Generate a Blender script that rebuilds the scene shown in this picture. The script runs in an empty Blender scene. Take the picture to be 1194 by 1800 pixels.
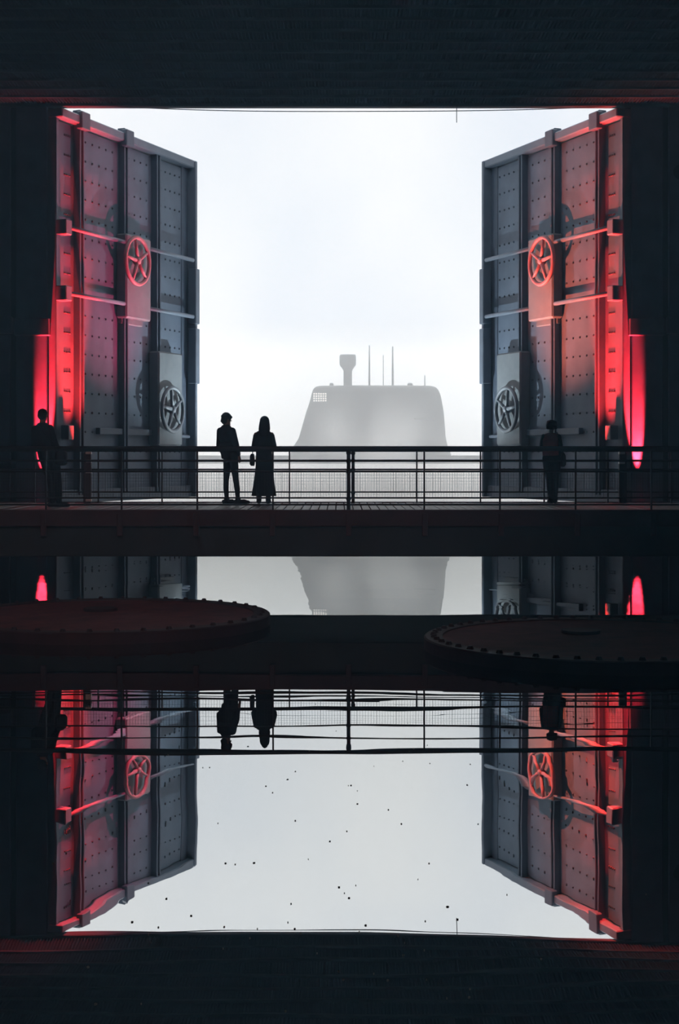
import bpy, bmesh, math, random
from mathutils import Vector, Matrix

random.seed(7)
SC = bpy.context.scene
COL = SC.collection

# ------------------------------------------------------------------ camera
F = 2570.0            # focal length in pixels of the 1194x1800 frame
CX, HY = 597.0, 804.0  # principal column and horizon row
CAMH = 2.4            # eye height above the water


def PX(x, y, d):
    """world point seen at pixel (x, y) at depth d"""
    return Vector(((x - CX) / F * d, d, CAMH + (HY - y) / F * d))


cam_d = bpy.data.cameras.new('camera')
cam = bpy.data.objects.new('camera', cam_d)
COL.objects.link(cam)
cam.location = (0, 0, CAMH)
cam.rotation_euler = (math.radians(90), 0, 0)
cam_d.sensor_fit = 'VERTICAL'
cam_d.sensor_height = 36
cam_d.sensor_width = 24
cam_d.lens = F / 1800 * 36
cam_d.shift_y = -(900 - HY) / 1800
cam_d.clip_end = 2000
SC.camera = cam

# ------------------------------------------------------------------ world / light / exposure
SC.view_settings.view_transform = 'Standard'
SC.view_settings.look = 'None'
SC.view_settings.exposure = 0.0
SC.view_settings.gamma = 1.0
SC.view_settings.use_curve_mapping = False
SC.cycles.max_bounces = 5
SC.cycles.volume_bounces = 3
SC.cycles.caustics_reflective = False
SC.cycles.caustics_refractive = False
SC.cycles.sample_clamp_indirect = 4.0

W = bpy.data.worlds.new('sky')
SC.world = W
W.use_nodes = True
nt = W.node_tree
nt.nodes.clear()
wo = nt.nodes.new('ShaderNodeOutputWorld')
bg = nt.nodes.new('ShaderNodeBackground')
tc = nt.nodes.new('ShaderNodeTexCoord')
mp = nt.nodes.new('ShaderNodeMapping')
mp.inputs['Scale'].default_value = (1, 1, 0.7)
no = nt.nodes.new('ShaderNodeTexNoise')
no.inputs['Scale'].default_value = 7.0
no.inputs['Detail'].default_value = 3
no.inputs['Roughness'].default_value = 0.45
cr = nt.nodes.new('ShaderNodeValToRGB')
cr.color_ramp.elements[0].position = 0.30
cr.color_ramp.elements[0].color = (0.74, 0.88, 1.04, 1)
cr.color_ramp.elements[1].position = 0.62
cr.color_ramp.elements[1].color = (0.85, 0.97, 1.08, 1)
nt.links.new(tc.outputs['Generated'], mp.inputs['Vector'])
nt.links.new(mp.outputs['Vector'], no.inputs['Vector'])
nt.links.new(no.outputs['Fac'], cr.inputs['Fac'])
nt.links.new(cr.outputs['Color'], bg.inputs['Color'])
bg.inputs['Strength'].default_value = 1.27
nt.links.new(bg.outputs['Background'], wo.inputs['Surface'])


def spot(name, loc, target, color, power, angle, blend=0.6, size=0.15, squeeze=1.0):
    l = bpy.data.lights.new(name, 'SPOT')
    l.energy = power
    l.color = color
    l.spot_size = math.radians(angle)
    l.spot_blend = blend
    l.shadow_soft_size = size
    o = bpy.data.objects.new(name, l)
    COL.objects.link(o)
    o.location = loc
    d = Vector(target) - Vector(loc)
    o.rotation_euler = d.to_track_quat('-Z', 'Y').to_euler()
    o.scale = (squeeze, 1, 1)      # elliptical beam
    return o


# overcast sun high behind the mist, outside the hall
sun_d = bpy.data.lights.new('sun', 'SUN')
sun_d.energy = 4.8
sun_d.color = (0.86, 0.95, 1.0)
sun_d.angle = math.radians(12)
sun = bpy.data.objects.new('sun', sun_d)
COL.objects.link(sun)
sun.rotation_euler = (math.radians(-32), 0, 0)

# dim red house light hung from the hall ceiling behind the viewer
spot('red_house_light', (-3.0, 1.0, 14.5), (-3.0, 22.5, 0.8), (1.0, 0.55, 0.52), 3000, 34, 0.9, 0.3)


# ------------------------------------------------------------------ materials
MATS = {}


def mat(name, col, rough=0.6, metal=0.0, var=0.25, scale=6.0, bump=0.0, bscale=40.0, col2=None, spec=0.4):
    if name in MATS:
        return MATS[name]
    m = bpy.data.materials.new(name)
    m.use_nodes = True
    n = m.node_tree
    b = n.nodes['Principled BSDF']
    b.inputs['Roughness'].default_value = rough
    b.inputs['Metallic'].default_value = metal
    b.inputs['Specular IOR Level'].default_value = spec
    t = n.nodes.new('ShaderNodeTexCoord')
    z = n.nodes.new('ShaderNodeTexNoise')
    z.inputs['Scale'].default_value = scale
    z.inputs['Detail'].default_value = 5
    r = n.nodes.new('ShaderNodeValToRGB')
    r.color_ramp.elements[0].position = 0.32
    r.color_ramp.elements[1].position = 0.68
    c2 = col2 or tuple(c * (1 + var) for c in col)
    r.color_ramp.elements[0].color = tuple(c * (1 - var) for c in col) + (1,)
    r.color_ramp.elements[1].color = tuple(c2) + (1,)
    n.links.new(t.outputs['Object'], z.inputs['Vector'])
    n.links.new(z.outputs['Fac'], r.inputs['Fac'])
    n.links.new(r.outputs['Color'], b.inputs['Base Color'])
    if bump:
        z2 = n.nodes.new('ShaderNodeTexNoise')
        z2.inputs['Scale'].default_value = bscale
        bp = n.nodes.new('ShaderNodeBump')
        bp.inputs['Strength'].default_value = bump
        bp.inputs['Distance'].default_value = 0.02
        n.links.new(t.outputs['Object'], z2.inputs['Vector'])
        n.links.new(z2.outputs['Fac'], bp.inputs['Height'])
        n.links.new(bp.outputs['Normal'], b.inputs['Normal'])
    MATS[name] = m
    return m


M_door = mat('door_steel', (0.088, 0.115, 0.16), 0.6, 0.0, 0.18, 1.3, 0.25, 30)
M_doorrib = mat('door_rib_steel', (0.06, 0.078, 0.112), 0.55, 0.0, 0.15, 2.0)
M_doorlip = mat('door_frame_steel', (0.12, 0.145, 0.19), 0.55, 0.0, 0.12, 2.0)
M_rivet = mat('rivet_dark', (0.03, 0.033, 0.045), 0.6)
M_gear = mat('gear_case_paint', (0.135, 0.15, 0.165), 0.6, 0, 0.12, 3.0, 0.2, 30)
M_wheel = mat('wheel_red_light_tint', (0.34, 0.14, 0.16), 0.5, 0, 0.15, 4.0)  # red of the wash light painted into the wheel colour
M_wheelgrey = mat('wheel_grey_paint', (0.12, 0.135, 0.16), 0.5, 0, 0.15, 4.0)
M_wall = mat('wall_panel_steel', (0.09, 0.115, 0.19), 0.65, 0, 0.2, 1.5, 0.2, 30)
M_wallf = mat('wall_frame_steel', (0.10, 0.125, 0.20), 0.6, 0, 0.2, 1.5)
M_hall = mat('hall_wall_concrete', (0.03, 0.034, 0.038), 0.9, 0, 0.2, 1.0)
M_ceil = mat('ceiling_deck_steel', (0.010, 0.012, 0.012), 0.9, 0, 0.25, 3.0, spec=0.0)
M_purlin = mat('purlin_steel', (0.035, 0.04, 0.038), 0.9, 0, 0.25, 3.0, spec=0.0)
M_rail = mat('railing_black_steel', (0.022, 0.026, 0.03), 0.55, 0.0, 0.2, 5.0, spec=0.3)
M_wire = mat('mesh_wire_steel', (0.03, 0.033, 0.036), 0.55, 0.0, 0.2, 5.0, spec=0.3)
M_plank = mat('deck_plank_wood', (0.26, 0.25, 0.23), 0.42, 0, 0.3, 7.0, 0.15, 60, spec=0.6)
M_girder = mat('bridge_girder_steel', (0.04, 0.055, 0.062), 0.7, 0, 0.25, 2.0, spec=0.25)
M_fascia = mat('bridge_fascia_red_light_tint', (0.075, 0.038, 0.04), 0.7, 0, 0.3, 2.0, spec=0.25)  # red cast of the light put into the fascia colour
M_drum = mat('drum_red_light_tint', (0.17, 0.06, 0.065), 0.75, 0, 0.3, 3.0, 0.2, 30, spec=0.25)  # dim red light on the drums worked into this colour
M_drumrim = mat('drum_rim_steel', (0.045, 0.022, 0.024), 0.6, 0, 0.25, 3.0, spec=0.3)
M_bolt = mat('bolt_steel', (0.03, 0.018, 0.02), 0.6)
M_newel = mat('newel_post_rust', (0.05, 0.02, 0.018), 0.6, 0, 0.25, 3.0)
M_clamp = mat('clamp_galvanised', (0.75, 0.75, 0.74), 0.35, 0.3, 0.08, 8.0)
M_sub = mat('submarine_hull_paint', (0.035, 0.038, 0.042), 0.7, 0, 0.25, 0.6)
M_mast = mat('mast_paint', (0.03, 0.033, 0.045), 0.6)
M_lamp = mat('lamp_housing_black', (0.02, 0.02, 0.022), 0.5)
M_cable = mat('cable_rubber', (0.02, 0.02, 0.02), 0.6)
M_flake = mat('floating_flakes', (0.55, 0.55, 0.5), 0.8)
M_skin = mat('skin', (0.30, 0.18, 0.13), 0.55, 0, 0.08, 8.0)
M_hairD = mat('dark_hair', (0.012, 0.011, 0.012), 0.6, spec=0.15)
M_jacket = mat('navy_jacket_cloth', (0.014, 0.014, 0.022), 0.9, spec=0.1)
M_trous = mat('dark_trouser_cloth', (0.012, 0.014, 0.018), 0.9, spec=0.1)
M_shoe = mat('dark_shoe', (0.012, 0.013, 0.015), 0.7, spec=0.15)
M_coat = mat('black_coat_cloth', (0.013, 0.015, 0.02), 0.9, spec=0.1)
M_vest = mat('rust_red_vest_cloth', (0.40, 0.06, 0.05), 0.9, spec=0.1)
M_bag = mat('black_bag_leather', (0.012, 0.013, 0.015), 0.7, spec=0.15)


def emis(name, col, s):
    m = bpy.data.materials.new(name)
    m.use_nodes = True
    n = m.node_tree
    b = n.nodes['Principled BSDF']
    b.inputs['Base Color'].default_value = (0.4, 0.4, 0.4, 1)
    b.inputs['Emission Color'].default_value = tuple(col) + (1,)
    b.inputs['Emission Strength'].default_value = s
    return m


M_lens_red = emis('lamp_lens_red', (1.0, 0.05, 0.06), 2.0)
M_lens_white = emis('lamp_lens_white', (0.8, 0.9, 1.0), 2.0)
M_skyglow = emis('sky_glow_panes', (0.9, 0.96, 1.0), 1.0)  # emission in place of sky showing through holes in the sail


def water_mat():
    m = bpy.data.materials.new('still_water')
    m.use_nodes = True
    n = m.node_tree
    n.nodes.clear()
    out = n.nodes.new('ShaderNodeOutputMaterial')
    gl = n.nodes.new('ShaderNodeBsdfGlossy')
    gl.inputs['Color'].default_value = (0.92, 0.94, 0.93, 1)
    gl.inputs['Roughness'].default_value = 0.0
    df = n.nodes.new('ShaderNodeBsdfDiffuse')
    df.inputs['Color'].default_value = (0.004, 0.007, 0.009, 1)
    mix = n.nodes.new('ShaderNodeMixShader')
    fr = n.nodes.new('ShaderNodeFresnel')
    fr.inputs['IOR'].default_value = 24.0
    t = n.nodes.new('ShaderNodeTexCoord')
    # long slow swell
    mp = n.nodes.new('ShaderNodeMapping')
    mp.inputs['Scale'].default_value = (0.45, 0.9, 1)
    a = n.nodes.new('ShaderNodeTexNoise')
    a.inputs['Scale'].default_value = 0.9
    a.inputs['Detail'].default_value = 1.5
    a.inputs['Roughness'].default_value = 0.35
    mp2 = n.nodes.new('ShaderNodeMapping')
    mp2.inputs['Scale'].default_value = (1.0, 5.0, 1)
    b = n.nodes.new('ShaderNodeTexNoise')
    b.inputs['Scale'].default_value = 1.3
    b.inputs['Detail'].default_value = 1.0
    ad = n.nodes.new('ShaderNodeMath')
    ad.operation = 'MULTIPLY_ADD'
    ad.inputs[1].default_value = 0.012
    bp = n.nodes.new('ShaderNodeBump')
    bp.inputs['Strength'].default_value = 1.0
    bp.inputs['Distance'].default_value = 0.0035
    L = n.links.new
    L(t.outputs['Object'], mp.inputs['Vector'])
    L(t.outputs['Object'], mp2.inputs['Vector'])
    L(mp.outputs['Vector'], a.inputs['Vector'])
    L(mp2.outputs['Vector'], b.inputs['Vector'])
    L(b.outputs['Fac'], ad.inputs[0])
    L(a.outputs['Fac'], ad.inputs[2])
    L(ad.outputs['Value'], bp.inputs['Height'])
    L(bp.outputs['Normal'], gl.inputs['Normal'])
    L(fr.outputs['Fac'], mix.inputs['Fac'])
    L(df.outputs['BSDF'], mix.inputs[1])
    L(gl.outputs['BSDF'], mix.inputs[2])
    L(mix.outputs['Shader'], out.inputs['Surface'])
    return m


def haze_mat(name, dens, col=(0.97, 0.985, 1.0), aniso=0.0, noise=None, falloff=None):
    m = bpy.data.materials.new(name)
    m.use_nodes = True
    n = m.node_tree
    n.nodes.clear()
    out = n.nodes.new('ShaderNodeOutputMaterial')
    v = n.nodes.new('ShaderNodeVolumeScatter')
    v.inputs['Color'].default_value = tuple(col) + (1,)
    v.inputs['Density'].default_value = dens
    v.inputs['Anisotropy'].default_value = aniso
    n.links.new(v.outputs['Volume'], out.inputs['Volume'])
    if noise:
        t = n.nodes.new('ShaderNodeTexCoord')
        z = n.nodes.new('ShaderNodeTexNoise')
        z.inputs['Scale'].default_value = noise
        z.inputs['Detail'].default_value = 1.0
        r = n.nodes.new('ShaderNodeMapRange')
        r.inputs[1].default_value = 0.35
        r.inputs[2].default_value = 0.65
        r.inputs[3].default_value = dens * 0.45
        r.inputs[4].default_value = dens * 1.6
        n.links.new(t.outputs['Object'], z.inputs['Vector'])
        n.links.new(z.outputs['Fac'], r.inputs[0])
        n.links.new(r.outputs[0], v.inputs['Density'])
    return m


# ------------------------------------------------------------------ mesh helpers
def box(bm, x0, x1, y0, y1, z0, z1):
    vs = [bm.verts.new(p) for p in ((x0, y0, z0), (x1, y0, z0), (x1, y1, z0), (x0, y1, z0),
                                    (x0, y0, z1), (x1, y0, z1), (x1, y1, z1), (x0, y1, z1))]
    for f in ((3, 2, 1, 0), (4, 5, 6, 7), (0, 1, 5, 4), (1, 2, 6, 5), (2, 3, 7, 6), (3, 0, 4, 7)):
        bm.faces.new([vs[i] for i in f])
    return vs


def bbox(bm, x0, x1, y0, y1, z0, z1, bev=0.02):
    """bevelled box"""
    b2 = bmesh.new()
    box(b2, min(x0, x1), max(x0, x1), min(y0, y1), max(y0, y1), z0, z1)
    bmesh.ops.bevel(b2, geom=list(b2.edges), offset=bev, segments=1, affect='EDGES')
    me = bpy.data.meshes.new('tmp')
    b2.to_mesh(me)
    b2.free()
    bm.from_mesh(me)
    bpy.data.meshes.remove(me)


def tube(bm, pts, rads, seg=10, cap=True):
    """swept tube through points with radii"""
    pts = [Vector(p) for p in pts]
    if not hasattr(rads, '__len__'):
        rads = [rads] * len(pts)
    rings = []
    up = Vector((0, 0, 1))
    for i, p in enumerate(pts):
        d = (pts[min(i + 1, len(pts) - 1)] - pts[max(i - 1, 0)]).normalized()
        a = d.cross(up)
        if a.length < 1e-3:
            a = d.cross(Vector((0, 1, 0)))
        a.normalize()
        b = d.cross(a).normalized()
        rings.append([bm.verts.new(p + (a * math.cos(k * 2 * math.pi / seg) + b * math.sin(k * 2 * math.pi / seg)) * rads[i])
                      for k in range(seg)])
    for r0, r1 in zip(rings, rings[1:]):
        for k in range(seg):
            bm.faces.new((r0[k], r0[(k + 1) % seg], r1[(k + 1) % seg], r1[k]))
    if cap:
        bm.faces.new(rings[0][::-1])
        bm.faces.new(rings[-1])


def torus(bm, c, R, r, axis='y', seg=40, s2=8, flat=1.0):
    c = Vector(c)
    rings = []
    for i in range(seg):
        a = 2 * math.pi * i / seg
        ring = []
        for j in range(s2):
            b = 2 * math.pi * j / s2
            rr = R + r * math.cos(b)
            h = r * math.sin(b) * flat
            if axis == 'y':
                p = Vector((rr * math.cos(a), h, rr * math.sin(a)))
            else:
                p = Vector((rr * math.cos(a), rr * math.sin(a), h))
            ring.append(bm.verts.new(c + p))
        rings.append(ring)
    for i in range(seg):
        for j in range(s2):
            bm.faces.new((rings[i][j], rings[(i + 1) % seg][j], rings[(i + 1) % seg][(j + 1) % s2], rings[i][(j + 1) % s2]))


def loft(bm, rings, cap=True):
    """rings: list of lists of points (same count)"""
    vr = [[bm.verts.new(p) for p in r] for r in rings]
    n = len(vr[0])
    for a, b in zip(vr, vr[1:]):
        for k in range(n):
            bm.faces.new((a[k], a[(k + 1) % n], b[(k + 1) % n], b[k]))
    if cap:
        bm.faces.new(vr[0][::-1])
        bm.faces.new(vr[-1])


def ering(c, rx, ry, n=20, p=2.0, rot=0.0):
    out = []
    for k in range(n):
        a = 2 * math.pi * k / n
        ca, sa = math.cos(a), math.sin(a)
        x = rx * math.copysign(abs(ca) ** (2 / p), ca)
        y = ry * math.copysign(abs(sa) ** (2 / p), sa)
        out.append((c[0] + x * math.cos(rot) - y * math.sin(rot), c[1] + x * math.sin(rot) + y * math.cos(rot), c[2]))
    return out


def ball(bm, c, r, seg=12):
    """ellipsoid, r = (rx, ry, rz)"""
    if not hasattr(r, '__len__'):
        r = (r, r, r)
    bmesh.ops.create_uvsphere(bm, u_segments=seg, v_segments=max(6, seg * 2 // 3), radius=1.0,
                              matrix=Matrix.Translation(c) @ Matrix.Diagonal((*r, 1)))


def fin(bm, name, m, parent=None, smooth=False):
    bmesh.ops.recalc_face_normals(bm, faces=bm.faces)
    me = bpy.data.meshes.new(name)
    bm.to_mesh(me)
    bm.free()
    if m:
        me.materials.append(m)
    if smooth:
        for p in me.polygons:
            p.use_smooth = True
    return link(name, me, parent)


def link(name, me, parent=None):
    o = bpy.data.objects.new(name, me)
    COL.objects.link(o)
    if parent is not None:
        o.parent = parent
    return o


def empty(name, loc=(0, 0, 0), rz=0.0):
    o = bpy.data.objects.new(name, None)
    o.empty_display_size = 0.3
    COL.objects.link(o)
    o.location = loc
    o.rotation_euler = (0, 0, rz)
    return o


def tag(o, label=None, cat=None, group=None, kind=None):
    if label:
        o['label'] = label
    if cat:
        o['category'] = cat
    if group:
        o['group'] = group
    if kind:
        o['kind'] = kind
    return o


def one(name, m, parent, *boxes, bev=0.0):
    bm = bmesh.new()
    for b in boxes:
        if bev:
            bbox(bm, *b, bev=bev)
        else:
            box(bm, min(b[0], b[1]), max(b[0], b[1]), min(b[2], b[3]), max(b[2], b[3]), b[4], b[5])
    return fin(bm, name, m, parent)


# ------------------------------------------------------------------ the hall
HX = 13.5       # hall half width
DW = 54.1       # depth of the gate wall
ZC = 15.4       # soffit height

# water
bm = bmesh.new()
vs = [bm.verts.new(p) for p in ((-160, -7, 0), (160, -7, 0), (160, 420, 0), (-160, 420, 0))]
bm.faces.new(vs)
water = fin(bm, 'water', water_mat())
tag(water, 'black mirror-still water filling the dock and the sea beyond', 'water', kind='stuff')

# side and back walls of the hall
for nm, b in (('wall_west', (-HX - 0.4, -HX, -7, DW + 0.9, 0.0, ZC + 0.8)),
              ('wall_east', (HX + 0.01, HX + 0.4, -7, DW + 0.9, 0.0, ZC + 0.8)),
              ('wall_rear', (-HX, HX, -7.4, -7, 0.0, ZC + 0.8))):
    tag(one(nm, M_hall, None, b), kind='structure', label='dark concrete wall of the hall beside the water')

# ceiling: corrugated steel decking with purlins across
bm = bmesh.new()
pitch = 0.115
n = int(2 * HX / pitch)
zs = (ZC + 0.16, ZC + 0.09)
prof = []
for i in range(n):
    x = -HX + i * pitch
    prof += [(x, zs[0]), (x + pitch * 0.35, zs[0]), (x + pitch * 0.5, zs[1]), (x + pitch * 0.85, zs[1])]
prof.append((HX, zs[0]))
ya, yb = -7.0, DW + 0.25
va = [bm.verts.new((x, ya, z)) for x, z in prof]
vb = [bm.verts.new((x, yb, z)) for x, z in prof]
for i in range(len(prof) - 1):
    bm.faces.new((va[i], va[i + 1], vb[i + 1], vb[i]))
top = [bm.verts.new(p) for p in ((-HX, ya, ZC + 0.8), (HX, ya, ZC + 0.8), (HX, yb, ZC + 0.8), (-HX, yb, ZC + 0.8))]
bm.faces.new(top)
bm.faces.new(vb + [top[2], top[3]])
ceiling = fin(bm, 'ceiling', M_ceil)
tag(ceiling, 'dark corrugated steel ceiling deck above the gate', kind='structure')
pm = None
y = DW
k = 0
while y > 30:
    if pm is None:
        bm = bmesh.new()
        box(bm, -HX, HX, -0.06, 0.06, ZC + 0.02, ZC + 0.12)
        p = fin(bm, 'purlin', M_purlin, ceiling)
        pm = p.data
    else:
        p = link('purlin', pm, ceiling)
    p.location.y = y
    y -= 1.17

# lintel above the gate, holding the sky back
lint = one('trim_1', M_hall, None, (-HX, HX, DW - 0.05, DW + 0.3, ZC - 0.02, ZC + 0.22), bev=0.02)
tag(lint, 'dark steel lintel over the gate opening', kind='structure')

# gate walls left and right
for s, nm in ((-1, 'wall_left'), (1, 'wall_right')):
    bm = bmesh.new()
    box(bm, *sorted((s * 10.62, s * HX)), DW + 0.2, DW + 0.6, 0.0, ZC + 0.2)
    w = fin(bm, nm, M_hall)
    tag(w, 'dark navy steel wall flanking the %s gate leaf' % ('left' if s < 0 else 'right'), kind='structure')

    def seg(x0, x1, y0, y1, z0, z1, name, m, bev=0.03):
        return one(name, m, w, (s * x0, s * x1, y0, y1, z0, z1), bev=bev)
    seg(10.82, 11.98, DW, DW + 0.22, 0.0, 6.95, 'panel', M_wall)
    seg(10.82, 11.98, DW, DW + 0.22, 7.52, ZC + 0.15, 'panel', M_wall)
    seg(12.2, HX, DW, DW + 0.22, 0.0, 6.95, 'panel', M_wall)
    seg(12.2, HX, DW, DW + 0.22, 7.52, ZC + 0.15, 'panel', M_wall)
    seg(10.72, 12.02, DW - 0.16, DW + 0.2, 6.9, 7.55, 'girder', M_wallf)
    seg(12.1, HX, DW - 0.22, DW + 0.2, 6.98, 7.6, 'girder', M_wallf)
    if s > 0:
        bm = bmesh.new()
        tube(bm, [(12.62, DW - 0.06, 12.95), (12.62, DW + 0.01, 12.95)], 0.28, 20)
        fin(bm, 'hatch', M_hall, w)

# ------------------------------------------------------------------ gate leaves
UW = 10.57
ALF = math.atan2(9.78, 3.99)
ZB, ZT = 0.68, 15.32
RIBS = (1.50, 4.78, 7.41)


def gate_leaf(s):
    side = 'left' if s < 0 else 'right'
    rz = ALF if s < 0 else math.pi - ALF
    root = empty('gate_leaf', (s * UW, DW, 0), rz)
    tag(root, 'huge riveted steel gate leaf swung open on the %s side of the opening' % side, 'gate', 'gate leaves')
    ns = -1 if s < 0 else 1     # direction of the visible face in local y

    def B(name, m, u0, u1, n0, n1, z0, z1, bev=0.03, parent=root):
        return one(name, m, parent, (u0, u1, ns * n0, ns * n1, z0, z1), bev=bev)
    # skin panels between the ribs
    edges = [0.25] + list(RIBS) + [UW - 0.3]
    for i in range(4):
        B('panel', M_door, edges[i] + 0.02, edges[i + 1] - 0.02, -0.30, 0.0, ZB + 0.25, ZT - 0.4, 0.01)
    # frame
    B('top_rail', M_doorlip, 0.0, UW, -0.32, 0.36, ZT - 0.34, ZT, 0.04)
    B('bottom_rail', M_doorrib, 0.0, UW, -0.32, 0.22, ZB, ZB + 0.5, 0.03)
    B('hinge_stile', M_doorlip, 0.02, 0.22, -0.32, 0.08, ZB + 0.2, ZT - 0.3, 0.03)
    B('free_stile', M_doorlip, UW - 0.18, UW, -0.32, 0.42, ZB, ZT - 0.02, 0.03)
    B('stile_shade_strip', M_doorrib, UW - 0.75, UW - 0.15, -0.3, 0.03, ZB + 0.1, ZT - 0.2, 0.02)  # darker strip added for the shade inside the stile lip
    for z in (8.0, 10.6):
        B('stile_pad', M_doorlip, UW - 0.3, UW + 0.06, 0.1, 0.5, z - 2.4, z, 0.03)
    # ribs, each a pair of flanges on a web
    for i, u in enumerate(RIBS):
        bm = bmesh.new()
        zt = ZT + (0.22 if i < 2 else -0.2)
        zb_ = ZB + 0.3
        bbox(bm, u - 0.17, u - 0.07, ns * -0.05, ns * 0.28, zb_, zt, 0.02)
        bbox(bm, u + 0.07, u + 0.17, ns * -0.05, ns * 0.28, zb_, zt, 0.02)
        bbox(bm, u - 0.1, u + 0.1, ns * -0.05, ns * 0.12, zb_, zt - 0.02, 0.02)
        if i < 2:
            bbox(bm, u - 0.3, u + 0.3, ns * 0.2, ns * 0.46, ZT - 0.52, ZT + 0.14, 0.03)
        fin(bm, 'rib', M_doorrib, root)
    # rivet rows
    bm = bmesh.new()
    for i in range(4):
        a, b = edges[i] + 0.4, edges[i + 1] - 0.4
        nn = 4 if i in (0, 2) else 5
        z = 1.9
        while z < ZT - 0.8:
            for j in range(nn):
                u = a + (b - a) * (0.1 + 0.8 * j / (nn - 1))
                c = (u, ns * 0.0, z)
                bmesh.ops.create_cone(bm, cap_ends=True, segments=7, radius1=0.05, radius2=0.03, depth=0.05,
                                      matrix=Matrix.Translation((u, ns * 0.02, z)) @ Matrix.Rotation(-ns * math.pi / 2, 4, 'X'))
            z += 0.74
    r = fin(bm, 'rivets', M_rivet, root)
    r['kind'] = 'stuff'
    # locking rods
    for z in (10.95, 8.5):
        for u0, u1 in ((0.5, 4.4), (6.2, UW - 0.35)):
            bm = bmesh.new()
            tube(bm, [(u0, ns * 0.38, z), (u1, ns * 0.38, z)], 0.085, 10)
            fin(bm, 'locking_rod', M_doorlip, root, True)
        B('hinge_block', M_doorlip, 0.04, 0.46, 0.0, 0.5, z - 0.3, z + 0.26, 0.03)
    B('latch_box', M_gear, 0.28, 0.66, 0.1, 0.45, 3.05, 3.6, 0.03)
    bm = bmesh.new()
    tube(bm, [(7.0, ns * 0.2, 3.3), (UW - 0.4, ns * 0.2, 3.3)], 0.07, 8)
    fin(bm, 'locking_rod', M_doorlip, root, True)
    B('kick_rail', M_doorrib, 2.9, 7.0, 0.0, 0.2, 3.3, 3.55, 0.02)

    # gear cases with hand wheels
    def gear(u0, u1, z0, z1, wu, wz, R, wm, wn, spin):
        dep = 0.5
        bm = bmesh.new()
        bbox(bm, u0, u1, 0.0, ns * dep, z0, z1, 0.06)
        bbox(bm, u0 + 0.15, u1 - 0.15, 0.0, ns * 0.2, z0 - 0.22, z0 + 0.1, 0.03)
        g = fin(bm, 'gear_case', M_gear, root)
        c = (wu, ns * wn, wz)
        bm = bmesh.new()
        torus(bm, c, R, 0.085, 'y', 44, 8)
        wheel = fin(bm, 'hand_wheel', wm, root, True)
        for k in range(5):
            a = spin + k * 2 * math.pi / 5
            bm = bmesh.new()
            p0 = Vector(c) + Vector((math.cos(a) * 0.1, 0, math.sin(a) * 0.1))
            p1 = Vector(c) + Vector((math.cos(a) * R, 0, math.sin(a) * R))
            tube(bm, [p0, p1], [0.085, 0.055], 8)
            fin(bm, 'spoke', wm, wheel, True)
        bm = bmesh.new()
        tube(bm, [(wu, ns * (wn + 0.1), wz), (wu, ns * (wn - 0.12), wz)], [0.13, 0.17], 14)
        tube(bm, [(wu, ns * (wn - 0.1), wz), (wu, ns * (dep - 0.05), wz)], 0.09, 12)
        fin(bm, 'hub', wm, wheel, True)
    gear(4.4, 6.36, 7.95, 11.3, 4.95, 10.25, 0.93, M_wheel, 0.68, 1.75)
    gear(7.0, 9.05, 2.9, 6.8, 7.85, 4.4, 0.91, M_wheelgrey, 0.68, 1.75)
    return root


gate_leaf(-1)
gate_leaf(1)

# ------------------------------------------------------------------ submarine
SD = 75.0
sub = empty('submarine', (0, SD, 0))
tag(sub, 'grey submarine lying broadside in the mist beyond the open gate', 'submarine')


def S(x, y):
    p = PX(x, y, SD)
    return p.x, p.z


prof = [(515, 812, 517, 793), (0, 0, 0, 0)]
levels = [  # (left px, right px, y px, half thickness)
    (505, 797, 812, 1.15), (512, 791, 792, 1.05), (517, 787, 783, 1.0), (525, 784, 771, 0.95), (538, 780.5, 726, 0.85), (545, 777, 705, 0.8),
    (548, 774, 692, 0.78), (551, 770, 684, 0.74), (555, 765, 680, 0.66), (562, 757, 678.2, 0.5)]
rings = []
for l, r_, yy, th in levels:
    xl, z = S(l, yy)
    xr, _ = S(r_, yy)
    c = (xl + xr) / 2
    rings.append(ering((c, 0, z), (xr - xl) / 2, th, 40, 2.2))
bm = bmesh.new()
loft(bm, rings)
sail = fin(bm, 'sail', M_sub, sub, True)
# hull
bm = bmesh.new()
rings = []
L_ = 34.0
for i in range(41):
    t = -1 + 2 * i / 40
    x = t * L_ + 3
    sc = max(0.03, (1 - abs(t) ** 4.5)) ** 0.55
    R = 3.1
    ring = []
    for k in range(32):
        a = 2 * math.pi * k / 32
        ring.append((x, math.cos(a) * R * sc, -0.62 + math.sin(a) * R * sc))
    rings.append(ring)
loft(bm, rings)
fin(bm, 'hull', M_sub, sub, True)
# casing deck on the hull
bm = bmesh.new()
box(bm, -24, 26, -1.0, 1.0, 2.2, 2.5)
fin(bm, 'deck_casing', M_sub, sub)
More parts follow.
